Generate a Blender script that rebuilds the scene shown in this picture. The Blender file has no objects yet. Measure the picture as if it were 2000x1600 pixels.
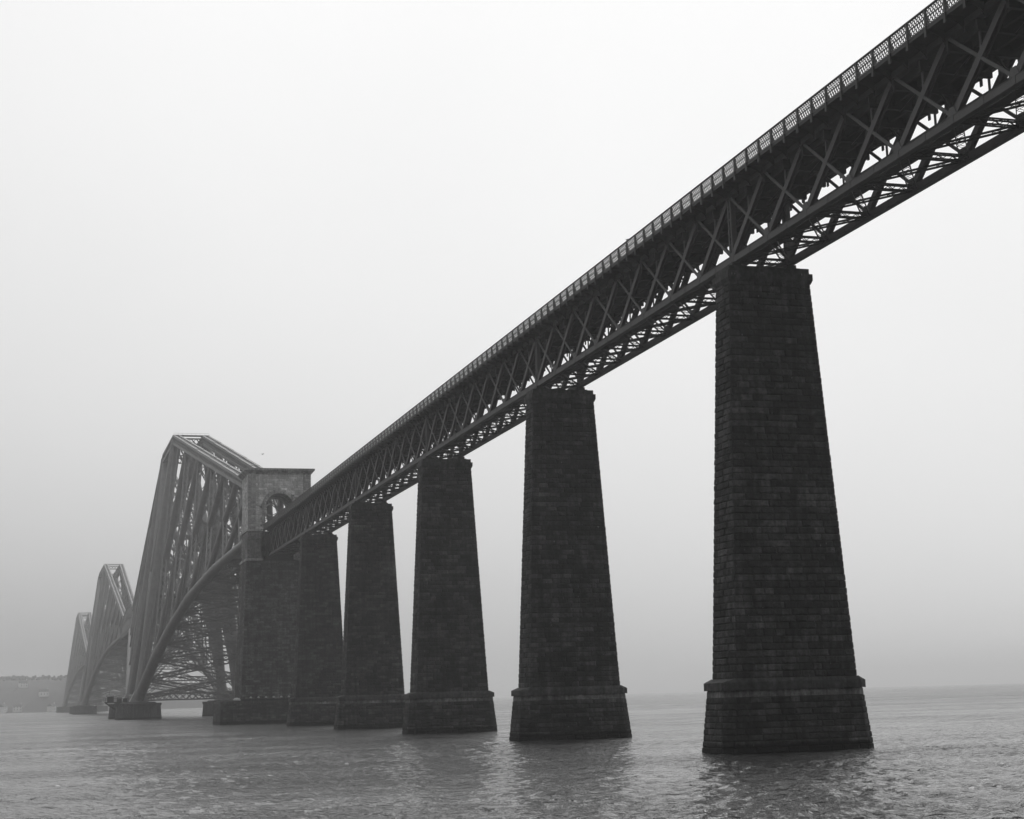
import bpy, math, random
import numpy as np
from mathutils import Matrix, Vector

# ------------------------------------------------------------------ camera, sky, sun, exposure
scene = bpy.context.scene
root_col = scene.collection
CAM = np.array([-54.467, -112.466, 4.57])
YAW, PITCH, ROLL, FPX = 0.29113, 0.17492, -0.0269, 3164.5

def cam_axes():
    f = np.array([math.sin(YAW) * math.cos(PITCH), math.cos(YAW) * math.cos(PITCH), math.sin(PITCH)])
    r = np.array([math.cos(YAW), -math.sin(YAW), 0.0])
    u = np.cross(r, f)
    c, s = math.cos(ROLL), math.sin(ROLL)
    return c * r + s * u, -s * r + c * u, f

cr, cu, cf = cam_axes()
cam_data = bpy.data.cameras.new("camera")
cam = bpy.data.objects.new("camera", cam_data)
root_col.objects.link(cam)
cam.matrix_world = Matrix(((cr[0], cu[0], -cf[0], CAM[0]), (cr[1], cu[1], -cf[1], CAM[1]),
                           (cr[2], cu[2], -cf[2], CAM[2]), (0, 0, 0, 1)))
cam_data.sensor_width = 36.0
cam_data.sensor_fit = 'HORIZONTAL'
cam_data.lens = FPX / 2000.0 * 36.0
cam_data.clip_start = 0.5
cam_data.clip_end = 30000.0
scene.camera = cam

SUN_AZ, SUN_EL = 0.30, math.radians(45.0)        # azimuth measured from +Y towards +X
SUN_DIR = Vector((math.sin(SUN_AZ) * math.cos(SUN_EL), math.cos(SUN_AZ) * math.cos(SUN_EL), math.sin(SUN_EL)))

world = bpy.data.worlds.new("World")
scene.world = world
world.use_nodes = True
wn, wl = world.node_tree.nodes, world.node_tree.links
for n in list(wn):
    wn.remove(n)

def wmath(op, a, b=None):
    n = wn.new('ShaderNodeMath'); n.operation = op
    for i, v in enumerate((a, b)):
        if v is None:
            continue
        if isinstance(v, (int, float)):
            n.inputs[i].default_value = v
        else:
            wl.new(v, n.inputs[i])
    return n.outputs[0]

tc = wn.new('ShaderNodeTexCoord')
nrm = wn.new('ShaderNodeVectorMath'); nrm.operation = 'NORMALIZE'
wl.new(tc.outputs['Generated'], nrm.inputs[0])
sep = wn.new('ShaderNodeSeparateXYZ'); wl.new(nrm.outputs[0], sep.inputs[0])
elev = wmath('MAXIMUM', sep.outputs['Z'], 0.0)
side = wn.new('ShaderNodeVectorMath'); side.operation = 'DOT_PRODUCT'
wl.new(nrm.outputs[0], side.inputs[0]); side.inputs[1].default_value = (math.cos(YAW), -math.sin(YAW), 0.0)
bank = wmath('MAXIMUM', wmath('MINIMUM', wmath('SUBTRACT', 0.45, wmath('MULTIPLY', side.outputs['Value'], 0.85)), 0.72), 0.18)   # fog bank low in the sky, thicker to the west
low = wmath('SUBTRACT', 1.0, wmath('MULTIPLY', bank, wmath('EXPONENT', wmath('MULTIPLY', elev, -10.0))))
dot = wn.new('ShaderNodeVectorMath'); dot.operation = 'DOT_PRODUCT'
wl.new(nrm.outputs[0], dot.inputs[0]); dot.inputs[1].default_value = SUN_DIR
glow = wmath('POWER', wmath('MAXIMUM', wmath('ADD', wmath('MULTIPLY', dot.outputs['Value'], 0.5), 0.5), 0.0), 1.6)
cloud = wmath('MULTIPLY', wmath('MULTIPLY', low, wmath('ADD', wmath('MULTIPLY', elev, 0.08), 1.0)), wmath('ADD', wmath('MULTIPLY', glow, 0.74), 0.22))
sky = wn.new('ShaderNodeTexSky'); sky.sky_type = 'NISHITA'; sky.sun_disc = False
sky.sun_elevation = SUN_EL; sky.sun_rotation = SUN_AZ
sky.dust_density = 6.0; sky.air_density = 1.0
mist = wn.new('ShaderNodeTexNoise'); mist.inputs['Scale'].default_value = 3.2; mist.inputs['Detail'].default_value = 4.0
wl.new(nrm.outputs[0], mist.inputs['Vector'])
cloud = wmath('MULTIPLY', cloud, wmath('ADD', wmath('MULTIPLY', mist.outputs['Fac'], 0.10), 0.95))      # uneven mist
bw = wn.new('ShaderNodeRGBToBW'); wl.new(sky.outputs[0], bw.inputs[0])
total = wmath('ADD', wmath('MULTIPLY', bw.outputs[0], 0.002), wmath('MULTIPLY', cloud, wmath('ADD', wmath('MULTIPLY', side.outputs['Value'], 0.12), 1.02)))   # a little clear sky behind thick cloud
bg = wn.new('ShaderNodeBackground'); wl.new(total, bg.inputs['Color']); bg.inputs['Strength'].default_value = 1.0
wo = wn.new('ShaderNodeOutputWorld'); wl.new(bg.outputs[0], wo.inputs['Surface'])

sun_data = bpy.data.lights.new("sun", 'SUN')
sun_data.energy = 0.9
sun_data.angle = math.radians(50.0)
sun_data.color = (1.0, 1.0, 1.0)
sun = bpy.data.objects.new("sun", sun_data)
root_col.objects.link(sun)
sun.rotation_euler = SUN_DIR.to_track_quat('Z', 'Y').to_euler()

vs = scene.view_settings
vs.view_transform = 'Standard'
vs.look = 'None'
vs.exposure = 0.0
vs.gamma = 1.0
scene.cycles.use_denoising = True
scene.cycles.volume_bounces = 0
scene.cycles.max_bounces = 6
scene.cycles.diffuse_bounces = 2
scene.cycles.glossy_bounces = 3

random.seed(7)
rng = np.random.default_rng(7)

# ------------------------------------------------------------------ helpers
def tag(o, label=None, cat=None, group=None, kind=None):
    if label: o["label"] = label
    if cat: o["category"] = cat
    if group: o["group"] = group
    if kind: o["kind"] = kind
    return o

def link(name, data, parent=None, loc=None):
    o = bpy.data.objects.new(name, data)
    root_col.objects.link(o)
    if parent is not None:
        o.parent = parent
    if loc is not None:
        o.location = loc
    return o

def empty(name, loc=(0, 0, 0)):
    o = bpy.data.objects.new(name, None)
    o.location = loc
    root_col.objects.link(o)
    return o

def copy_tree(o, parent=None):
    c = o.copy()
    root_col.objects.link(c)
    c.parent = parent
    for ch in o.children:
        copy_tree(ch, c)
    return c

class MB:
    """collects boxes, bars, tubes and quads into one mesh"""
    def __init__(self):
        self.v, self.f = [], []
    def add(self, verts, faces):
        b = len(self.v)
        self.v.extend([tuple(map(float, p)) for p in verts])
        self.f.extend([tuple(i + b for i in fc) for fc in faces])
        return self
    def box(self, x0, x1, y0, y1, z0, z1):
        vs_ = [(x, y, z) for x in (x0, x1) for y in (y0, y1) for z in (z0, z1)]
        return self.add(vs_, [(0, 1, 3, 2), (4, 6, 7, 5), (0, 4, 5, 1), (2, 3, 7, 6), (0, 2, 6, 4), (1, 5, 7, 3)])
    def bar(self, a, b, w, h, up=(0, 0, 1)):
        a, b, up = np.array(a, float), np.array(b, float), np.array(up, float)
        d = b - a; L = np.linalg.norm(d)
        if L < 1e-6: return self
        d /= L
        s = np.cross(d, up)
        if np.linalg.norm(s) < 1e-4:
            s = np.cross(d, (1.0, 0.0, 0.0))
        s /= np.linalg.norm(s); t = np.cross(s, d)
        vs_ = []
        for p in (a, b):
            for i, j in ((-1, -1), (1, -1), (1, 1), (-1, 1)):
                vs_.append(p + s * (i * w / 2) + t * (j * h / 2))
        return self.add(vs_, [(0, 3, 2, 1), (4, 5, 6, 7), (0, 1, 5, 4), (1, 2, 6, 5), (2, 3, 7, 6), (3, 0, 4, 7)])
    def tube(self, pts, radii, n=12, cap=True):
        pts = [np.array(p, float) for p in pts]
        rings = []
        for i, p in enumerate(pts):
            d = pts[min(i + 1, len(pts) - 1)] - pts[max(i - 1, 0)]
            d /= np.linalg.norm(d)
            ref = np.array((0, 0, 1.0)) if abs(d[2]) < 0.9 else np.array((1.0, 0, 0))
            s = np.cross(d, ref); s /= np.linalg.norm(s); t = np.cross(s, d)
            rings.append([p + radii[i] * (math.cos(2 * math.pi * k / n) * s + math.sin(2 * math.pi * k / n) * t) for k in range(n)])
        vs_ = [q for r in rings for q in r]
        fs = []
        for i in range(len(rings) - 1):
            for k in range(n):
                a, b = i * n + k, i * n + (k + 1) % n
                fs.append((a, b, b + n, a + n))
        if cap:
            fs.append(tuple(range(n - 1, -1, -1)))
            fs.append(tuple((len(rings) - 1) * n + k for k in range(n)))
        return self.add(vs_, fs)
    def prism(self, ring0, ring1, caps=True):
        n = len(ring0)
        fs = [(k, (k + 1) % n, n + (k + 1) % n, n + k) for k in range(n)]
        if caps:
            fs += [tuple(range(n - 1, -1, -1)), tuple(range(n, 2 * n))]
        return self.add(list(ring0) + list(ring1), fs)
    def lattice(self, a, b, w, h, n, chord=0.2, lace=0.1, up=(0, 0, 1), cross=False):
        """box lattice girder from a to b: four corner bars and laced sides"""
        a, b, up = np.array(a, float), np.array(b, float), np.array(up, float)
        d = b - a; d /= np.linalg.norm(d)
        s = np.cross(d, up)
        if np.linalg.norm(s) < 1e-3:
            s = np.cross(d, (0.0, 1.0, 0.0))
        s /= np.linalg.norm(s); t = np.cross(s, d)
        w2, h2 = w / 2 - chord / 2, h / 2 - chord / 2
        cs = [s * i * w2 + t * j * h2 for i, j in ((-1, -1), (1, -1), (1, 1), (-1, 1))]
        for c in cs:
            self.bar(a + c, b + c, chord, chord, t)
        for k in range(n):
            p, q = a + (b - a) * k / n, a + (b - a) * (k + 1) / n
            for e in range(4):
                c0, c1 = cs[e], cs[(e + 1) % 4]
                if (k + e) % 2 == 0 or cross:
                    self.bar(p + c0, q + c1, lace, lace * 0.6, np.cross(d, c1 - c0))
                if (k + e) % 2 == 1 or cross:
                    self.bar(p + c1, q + c0, lace, lace * 0.6, np.cross(d, c1 - c0))
        return self
    def mesh(self, name, mat=None, smooth=False):
        m = bpy.data.meshes.new(name)
        m.from_pydata(self.v, [], self.f)
        if mat: m.materials.append(mat)
        if smooth:
            m.polygons.foreach_set('use_smooth', [True] * len(m.polygons))
        m.update()
        return m
    def build(self, name, mat, parent=None, loc=None, smooth=False):
        return link(name, self.mesh(name, mat, smooth), parent, loc)

# ------------------------------------------------------------------ materials (all neutral: the photograph is black and white)
def new_mat(name):
    m = bpy.data.materials.new(name)
    m.use_nodes = True
    nt = m.node_tree
    b = nt.nodes.get('Principled BSDF')
    return m, nt, b

def nnode(nt, typ, **kw):
    n = nt.nodes.new(typ)
    for k, v in kw.items():
        setattr(n, k, v)
    return n

def nmath(nt, op, a, b=None, c=None, clamp=False):
    n = nt.nodes.new('ShaderNodeMath'); n.operation = op; n.use_clamp = clamp
    for i, v in enumerate((a, b, c)):
        if v is None: continue
        if isinstance(v, (int, float)): n.inputs[i].default_value = v
        else: nt.links.new(v, n.inputs[i])
    return n.outputs[0]

def nnoise(nt, scale, detail=4.0, rough=0.6, coord='Position', stretch=None):
    if coord == 'Position':
        g = nt.nodes.new('ShaderNodeNewGeometry').outputs['Position']
    else:
        g = nt.nodes.new('ShaderNodeTexCoord').outputs[coord]
    if stretch:
        mp = nt.nodes.new('ShaderNodeMapping'); mp.inputs['Scale'].default_value = stretch
        nt.links.new(g, mp.inputs[0]); g = mp.outputs[0]
    n = nt.nodes.new('ShaderNodeTexNoise')
    n.inputs['Scale'].default_value = scale; n.inputs['Detail'].default_value = detail
    n.inputs['Roughness'].default_value = rough
    nt.links.new(g, n.inputs['Vector'])
    return n.outputs['Fac']

def ramp(nt, val, lo, hi):
    n = nt.nodes.new('ShaderNodeMapRange'); n.clamp = True
    n.inputs['From Min'].default_value = lo; n.inputs['From Max'].default_value = hi
    nt.links.new(val, n.inputs['Value'])
    return n.outputs['Result']

def grey_out(nt, bsdf, val):
    c = nt.nodes.new('ShaderNodeCombineColor')
    for i in range(3): nt.links.new(val, c.inputs[i])
    nt.links.new(c.outputs[0], bsdf.inputs['Base Color'])

def bump(nt, bsdf, h, strength, dist, fw=0.1):
    n = nt.nodes.new('ShaderNodeBump'); n.inputs['Filter Width'].default_value = fw; n.inputs['Strength'].default_value = strength; n.inputs['Distance'].default_value = dist
    nt.links.new(h, n.inputs['Height']); nt.links.new(n.outputs[0], bsdf.inputs['Normal'])

def stone_mat(name, base, var, tone='random', rough=0.85, weed=True, bumpd=0.14, mott=1.0):
    m, nt, b = new_mat(name)
    if tone == 'random':
        t = nt.nodes.new('ShaderNodeObjectInfo').outputs['Random']
    elif tone == 'attr':
        a = nt.nodes.new('ShaderNodeAttribute'); a.attribute_name = 'tone'; t = a.outputs['Fac']
    else:
        t = nnoise(nt, 0.9, 3)
    def span(v, lo, hi, a_, b_):
        a_, b_ = 1 + (a_ - 1) * mott, 1 + (b_ - 1) * mott
        return nmath(nt, 'ADD', nmath(nt, 'MULTIPLY', ramp(nt, v, lo, hi), b_ - a_), a_)
    k = nmath(nt, 'ADD', nmath(nt, 'MULTIPLY', nmath(nt, 'POWER', t, 2.0), var * 1.6), 1.0 - var * 0.5)
    k = nmath(nt, 'MULTIPLY', k, span(nnoise(nt, 0.30, 5), 0.35, 0.68, 0.60, 1.45))                                  # broad damp patches
    k = nmath(nt, 'MULTIPLY', k, span(nnoise(nt, 1.0, 5, 0.65, stretch=(1.8, 1.8, 0.12)), 0.36, 0.68, 0.62, 1.42))   # run-off streaks
    k = nmath(nt, 'MULTIPLY', k, span(nnoise(nt, 2.6, 6, 0.7), 0.34, 0.68, 0.55, 1.55))                              # rough, lichened faces
    col = nmath(nt, 'MULTIPLY', k, base)
    # sparse pale bird droppings and lime
    spot = nmath(nt, 'MULTIPLY', ramp(nt, nnoise(nt, 2.4, 2, 0.5, stretch=(1.8, 1.8, 0.5)), 0.745, 0.78), 0.16)
    col = nmath(nt, 'ADD', col, spot)
    if weed:
        g = nt.nodes.new('ShaderNodeSeparateXYZ')
        nt.links.new(nt.nodes.new('ShaderNodeNewGeometry').outputs['Position'], g.inputs[0])
        wz = nmath(nt, 'ADD', g.outputs['Z'], nmath(nt, 'MULTIPLY', nnoise(nt, 1.2, 4), -0.55))
        w = ramp(nt, wz, 0.34, 0.50)
        col = nmath(nt, 'MULTIPLY', col, nmath(nt, 'ADD', nmath(nt, 'MULTIPLY', w, 0.9), 0.1))
    grey_out(nt, b, col)
    b.inputs['Roughness'].default_value = rough
    b.inputs['Specular IOR Level'].default_value = 0.2
    if bumpd:
        bump(nt, b, nnoise(nt, 4.0, 6, 0.7), 1.0, bumpd)
    return m

def iron_mat(name, base, rough=0.6):
    m, nt, b = new_mat(name)
    big = nnoise(nt, 0.5, 4)
    fine = nnoise(nt, 7.0, 5, 0.7)
    k = nmath(nt, 'MULTIPLY', nmath(nt, 'ADD', nmath(nt, 'MULTIPLY', big, 0.6), 0.7), nmath(nt, 'ADD', nmath(nt, 'MULTIPLY', fine, 0.6), 0.7))
    grey_out(nt, b, nmath(nt, 'MULTIPLY', k, base))
    b.inputs['Roughness'].default_value = rough
    b.inputs['Specular IOR Level'].default_value = 0.3
    return m

def plain_mat(name, base, rough=0.8):
    m, nt, b = new_mat(name)
    grey_out(nt, b, nmath(nt, 'MULTIPLY', nmath(nt, 'ADD', nmath(nt, 'MULTIPLY', nnoise(nt, 3.0, 4), 0.5), 0.75), base))
    b.inputs['Roughness'].default_value = rough
    b.inputs['Specular IOR Level'].default_value = 0.2
    return m

STONE = 0.033
M_stone1 = stone_mat('rough_granite', STONE, 0.8, 'random')
M_stoneN = stone_mat('rough_granite_mass', STONE, 0.8, 'attr')
M_core = stone_mat('mortar_core', 0.014, 0.3, 'noise', bumpd=0)
M_dressed = stone_mat('dressed_granite', 0.046, 0.25, 'noise', bumpd=0.012)
M_band = stone_mat('pale_dressed_course', 0.125, 0.4, 'attr', bumpd=0.012)
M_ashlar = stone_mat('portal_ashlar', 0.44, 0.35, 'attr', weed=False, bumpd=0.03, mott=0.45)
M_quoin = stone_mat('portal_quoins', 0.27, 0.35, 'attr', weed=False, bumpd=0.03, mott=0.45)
M_lower = stone_mat('portal_lower_stone', 0.060, 0.7, 'attr')
M_portal_core = stone_mat('portal_core', 0.20, 0.3, 'noise', weed=False, bumpd=0)
M_portal_trim = stone_mat('portal_trim', 0.27, 0.3, 'noise', weed=False, bumpd=0.01)
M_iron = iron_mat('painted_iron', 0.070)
M_irond = iron_mat('painted_iron_deck_shade', 0.014)  # same iron, deck shadow put into the colour; also used on dark fittings
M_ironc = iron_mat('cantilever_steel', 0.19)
M_white = plain_mat('white_paint', 0.7)
M_slate = plain_mat('roof_slate', 0.10)
M_render = plain_mat('house_render', 0.8)
M_hill = plain_mat('hillside', 0.060)
M_leaf = plain_mat('shore_foliage', 0.115)
M_glass = plain_mat('window_glass', 0.03, 0.2)
M_grey = plain_mat('gull_grey', 0.35)
M_dark = plain_mat('bird_dark', 0.03)

# ------------------------------------------------------------------ water
def make_water():
    """one sheet to the horizon: rings round a point on the near shore, real waves where the mesh can carry them"""
    OX, OY = -60.0, -125.0
    rad = list(np.linspace(4, 44, 20))
    while rad[-1] < 9500:
        rad.append(rad[-1] + 0.02 + rad[-1] * float(np.interp(rad[-1], [150, 320, 900], [0.0025, 0.0036, 0.0062])))
    rad = np.array(rad)
    th = np.concatenate([np.arange(-0.11, 0.72, 0.0017), np.linspace(0.72, 2 * math.pi - 0.11, 92)[1:-1]])
    dth = np.diff(np.append(th, th[0] + 2 * math.pi))
    TH, RR = np.meshgrid(th, rad)
    X = OX + RR * np.sin(TH); Y = OY + RR * np.cos(TH)
    S = np.maximum(RR * np.meshgrid(dth, rad)[0], np.gradient(rad)[:, None])
    Z = np.zeros_like(X)
    r = np.random.default_rng(3)
    wind = 2.2
    patch = 0.85 + 0.30 * np.sin(X * 0.045 + 0.6) * np.sin(Y * 0.031 + 1.9) + 0.2 * np.sin(X * 0.11 - Y * 0.07)
    lam = np.exp(r.uniform(math.log(0.55), math.log(1.9), 120)).tolist() + np.exp(r.uniform(math.log(1.9), math.log(14.0), 44)).tolist()
    for l in lam:
        t0 = wind + r.normal(0, 0.7)
        k = 2 * math.pi / l
        amp = (0.0062 * l ** 0.8 if l < 1.9 else 0.0058 * (l / 1.9) ** 0.45) * r.uniform(0.5, 1.4)
        fade = np.clip((l / (2.0 * S) - 0.7) / 2.0, 0, 1) ** 0.7
        ph = k * (X * math.cos(t0) + Y * math.sin(t0)) + r.uniform(0, 6.28)
        ph = ph + 0.6 * np.sin(0.13 * X + 0.09 * Y + l)
        Z += fade * amp * (np.sin(ph) + 0.25 * np.cos(2 * ph))
    Z *= np.clip(patch, 0.35, 1.3)
    n, mcols = Z.shape
    V = np.stack([X.ravel(), Y.ravel(), Z.ravel()], 1)
    V = np.concatenate([V, [[OX, OY, 0.0]]])
    idx = np.arange(n * mcols).reshape(n, mcols)
    idn = np.roll(idx, -1, axis=1)
    F = np.stack([idx[:-1].ravel(), idx[1:].ravel(), idn[1:].ravel(), idn[:-1].ravel()], 1)[:, ::-1]
    me = bpy.data.meshes.new('water')
    me.vertices.add(len(V)); me.vertices.foreach_set('co', V.ravel())
    me.loops.add(F.size); me.loops.foreach_set('vertex_index', F.ravel().astype(np.int32))
    me.polygons.add(len(F)); me.polygons.foreach_set('loop_start', np.arange(0, F.size, 4, dtype=np.int32))
    me.polygons.foreach_set('use_smooth', np.ones(len(F), bool))
    me.update(calc_edges=True)
    me.validate()
    m, nt, b = new_mat('estuary_water')
    b.inputs['Base Color'].default_value = (0.02, 0.02, 0.02, 1)
    gp = nt.nodes.new('ShaderNodeNewGeometry').outputs['Position']
    ds = nt.nodes.new('ShaderNodeVectorMath'); ds.operation = 'DISTANCE'
    nt.links.new(gp, ds.inputs[0]); ds.inputs[1].default_value = (-25.0, -10.0, 0.0)
    mr = nt.nodes.new('ShaderNodeMapRange'); mr.clamp = True          # open water beyond the piers is ruffled by wind
    for q_, v_ in (('From Min', 60.0), ('From Max', 500.0), ('To Min', 0.05), ('To Max', 0.28)): mr.inputs[q_].default_value = v_
    nt.links.new(ds.outputs['Value'], mr.inputs['Value']); nt.links.new(mr.outputs['Result'], b.inputs['Roughness'])
    b.inputs['IOR'].default_value = 1.333
    w1 = nnoise(nt, 2.3, 4, 0.6, stretch=(0.8, 1.3, 1))
    w2 = nnoise(nt, 0.30, 5, 0.62, stretch=(0.8, 1.3, 1))
    gust = ramp(nt, nnoise(nt, 0.035, 5, 0.6, stretch=(0.45, 1.6, 1)), 0.36, 0.66)          # gusts and slicks
    gmul = nmath(nt, 'ADD', nmath(nt, 'MULTIPLY', gust, 1.0), 0.55)
    rg = nmath(nt, 'MULTIPLY', mr.outputs['Result'], nmath(nt, 'ADD', nmath(nt, 'MULTIPLY', gust, 0.7), 0.7))
    nt.links.new(rg, b.inputs['Roughness'])
    w1 = nmath(nt, 'MULTIPLY', w1, gmul); w2 = nmath(nt, 'MULTIPLY', w2, gmul)
    h = nmath(nt, 'ADD', nmath(nt, 'MULTIPLY', w1, 0.50), nmath(nt, 'MULTIPLY', w2, 1.3))
    bump(nt, b, h, 1.0, 0.55, 0.02)
    me.materials.append(m)
    o = link('water', me)
    tag(o, kind='structure')
make_water()

# ------------------------------------------------------------------ masonry
def stone_variants(mat, n=8, nx=4, nz=4, seed=1):
    r = np.random.default_rng(seed)
    out = []
    for k in range(n):
        v, f = [], []
        gx = np.linspace(-0.5, 0.5, nx); gz = np.linspace(-0.5, 0.5, nz)
        gx[1:-1] += r.uniform(-0.09, 0.09, nx - 2); gz[1:-1] += r.uniform(-0.06, 0.06, nz - 2)
        gx[1] = -0.40; gx[-2] = 0.40; gz[1] = -0.36; gz[-2] = 0.36
        for i in range(nz):
            for j in range(nx):
                edge = i in (0, nz - 1) or j in (0, nx - 1)
                y = r.uniform(0.76, 0.83) if edge else r.uniform(0.88, 1.0)
                v.append((gx[j], y, gz[i]))
        for i in range(nz - 1):
            for j in range(nx - 1):
                a = i * nx + j
                f.append((a, a + nx, a + nx + 1, a + 1))
        ring = [(0, j) for j in range(nx)] + [(i, nx - 1) for i in range(1, nz)] + [(nz - 1, j) for j in range(nx - 2, -1, -1)] + [(i, 0) for i in range(nz - 2, 0, -1)]
        base = len(v)
        for (i, j) in ring:
            v.append((gx[j], 0.0, gz[i]))
        R_ = len(ring)
        for q in range(R_):
            a = ring[q][0] * nx + ring[q][1]; b2 = ring[(q + 1) % R_]; b_ = b2[0] * nx + b2[1]
            f.append((a, b_, base + (q + 1) % R_, base + q))
        me = bpy.data.meshes.new('stone')
        me.from_pydata(v, [], f)
        if mat: me.materials.append(mat)
        me.update()
        out.append((me, np.array(v), f))
    return out

SV = stone_variants(M_stone1)
SVlow = stone_variants(None, 6, 3, 3, 5)

def lay_courses(poly, zs, lmin, lmax, seed, gap=0.040, back=0.30, proud=0.10, skip=()):
    """poly(z) -> plan corners anticlockwise; returns (matrix, edge, course) for every stone"""
    r = random.Random(seed)
    out = []
    for c in range(len(zs) - 1):
        z0, z1 = zs[c], zs[c + 1]
        P0, P1 = poly(z0), poly(z1)
        ne = len(P0)
        for e in range(ne):
            if e in skip: continue
            A0, B0 = np.array((*P0[e], z0)), np.array((*P0[(e + 1) % ne], z0))
            A1, B1 = np.array((*P1[e], z1)), np.array((*P1[(e + 1) % ne], z1))
            mid0, mid1 = (A0 + B0) / 2, (A1 + B1) / 2
            u = (B0 - A0); L = (np.linalg.norm(B0 - A0) + np.linalg.norm(B1 - A1)) / 2
            u /= np.linalg.norm(u)
            v = mid1 - mid0; h = np.linalg.norm(v); v /= h
            nrm_ = np.cross(u, v); nrm_ /= np.linalg.norm(nrm_)
            trim = 0.0 if (c + e) % 2 == 0 else 0.0
            cuts = [-L / 2]
            x = -L / 2
            first = True
            while True:
                w = r.uniform(lmin, lmax)
                if first:
                    w *= 0.62 if (c + e) % 2 else 1.0; first = False
                if x + w > L / 2 - lmin * 0.55:
                    break
                x += w; cuts.append(x)
            cuts.append(L / 2)
            cen = (mid0 + mid1) / 2
            for a, b in zip(cuts[:-1], cuts[1:]):
                pr = proud * (0.28 if (a == cuts[0] or b == cuts[-1]) else 1.0)      # dressed quoins at the arrises
                w = b - a - gap * 0.35
                d = back + pr * r.uniform(0.2, 1.0) + 0.04
                loc = cen + u * ((a + b) / 2) - nrm_ * back
                # columns: -u (width), outward normal (depth), up -> right handed
                M = np.eye(4)
                M[:3, 0] = -u * w; M[:3, 1] = nrm_ * d; M[:3, 2] = v * (h - gap * 1.25); M[:3, 3] = loc
                out.append((M, e, c))
    return out

def mass_mesh(name, items, mat, variants, seed=0):
    r = np.random.default_rng(seed)
    Vs, Fs, T = [], [], []
    off = 0
    for M, e, c in items:
        k = int(r.integers(len(variants)))
        _, v, f = variants[k]
        w = v @ M[:3, :3].T + M[:3, 3]
        Vs.append(w)
        Fs.extend([tuple(i + off for i in q) for q in f])
        T.extend([float(r.random())] * len(f))
        off += len(v)
    me = bpy.data.meshes.new(name)
    me.from_pydata(np.concatenate(Vs).tolist(), [], Fs)
    at = me.attributes.new('tone', 'FLOAT', 'FACE')
    at.data.foreach_set('value', T)
    me.materials.append(mat)
    me.update()
    return me

def rect(hx, hy):
    return [(-hx, -hy), (hx, -hy), (hx, hy), (-hx, hy)]

def octo(hx, hy, c):
    return [(-hx + c, -hy), (hx - c, -hy), (hx, -hy + c), (hx, hy - c), (hx - c, hy), (-hx + c, hy), (-hx, hy - c), (-hx, -hy + c)]

def ring3(poly, z):
    return [(x, y, z) for x, y in poly]

Z_SB, Z_ST = 5.38, 35.80       # shaft bottom and top
CH = 0.75                      # plan chamfer of the plinth
def shaft_poly(z):
    t = (z - Z_SB) / (Z_ST - Z_SB)
    return rect(4.90 + (3.41 - 4.90) * t, 2.20 + (1.28 - 2.20) * t)
def plinth_poly(z):
    t = z / 4.52
    return octo(6.16 + (5.70 - 6.16) * t, 2.58 + (2.24 - 2.58) * t, CH)

SPAN = 51.2
zs_shaft = list(np.linspace(Z_SB, Z_ST, 61))
zs_plinth = list(np.linspace(-0.9, 4.02, 12))

def pier_dressed(parent):
    # capping of the plinth: square slab with weathered top
    m = MB()
    m.prism(ring3(octo(5.86, 2.40, CH), 4.53), ring3(octo(5.86, 2.40, CH), 5.10), caps=True)
    slab = m.build('plinth_slab', M_dressed, parent)
    m = MB()
    o = octo(5.84, 2.38, CH)
    inn = [(-4.97, -2.27), (4.97, -2.27), (4.97, -2.27), (4.97, 2.27), (4.97, 2.27), (-4.97, 2.27), (-4.97, 2.27), (-4.97, -2.27)]
    m.prism(ring3(o, 5.104), ring3(inn, 5.39), caps=True)
    m.build('weathering', M_dressed, slab)
    m = MB()
    m.prism(ring3(rect(3.47, 1.34), 35.60), ring3(rect(3.60, 1.47), 35.90), caps=True)
    m.prism(ring3(rect(3.60, 1.47), 35.904), ring3(rect(3.60, 1.47), 36.40), caps=True)
    cor = m.build('cornice_slab', M_dressed, parent)
    m = MB()
    m.box(-3.41, 3.41, -1.26, 1.26, 36.404, 36.86)
    m.build('blocking_course', M_dressed, cor)
    for sx in (-1, 1):
        b = MB()
        b.box(sx * 2.35 - 0.55, sx * 2.35 + 0.55, -0.75, 0.75, 36.862, 37.02)
        b.box(sx * 2.35 - 0.38, sx * 2.35 + 0.38, -0.5, 0.5, 37.022, 37.337)
        b.build('bearing', M_irond, parent)

core_m = MB()
def inset(p, k):
    return [(x - k * np.sign(x), y - k * np.sign(y)) for x, y in p]
core_m.prism(ring3(inset(plinth_poly(-1.5), 0.05), -1.5), ring3(inset(plinth_poly(4.52), 0.05), 4.62))
core_m.prism(ring3(inset(shaft_poly(5.0), 0.05), 5.0), ring3(inset(shaft_poly(35.9), 0.05), 35.7))
CORE = core_m.mesh('pier_core', M_core)

st_plinth = lay_courses(plinth_poly, zs_plinth, 0.75, 1.75, 11, proud=0.10)
st_shaft = lay_courses(shaft_poly, zs_shaft, 0.70, 1.60, 12)
band = lay_courses(plinth_poly, [4.03, 4.52], 1.5, 2.4, 13, gap=0.012, proud=0.01)
seen_p = [s for s in st_plinth if s[1] in (7, 0, 1, 6) and s[2] >= 1]
seen_s = sorted([s for s in st_shaft if s[1] in (0, 3)], key=lambda s: s[2])
SINGLE = (seen_p + seen_s)[:300]
sid = {id(s) for s in SINGLE}
REST = [s for s in st_plinth + st_shaft if id(s) not in sid]
MESH_REST = mass_mesh('masonry', REST, M_stoneN, SV, 4)
MESH_ALL = mass_mesh('masonry', st_plinth + st_shaft, M_stoneN, SV, 5)
MESH_BAND = mass_mesh('dressed_course', band, M_band, SVlow, 6)

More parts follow.
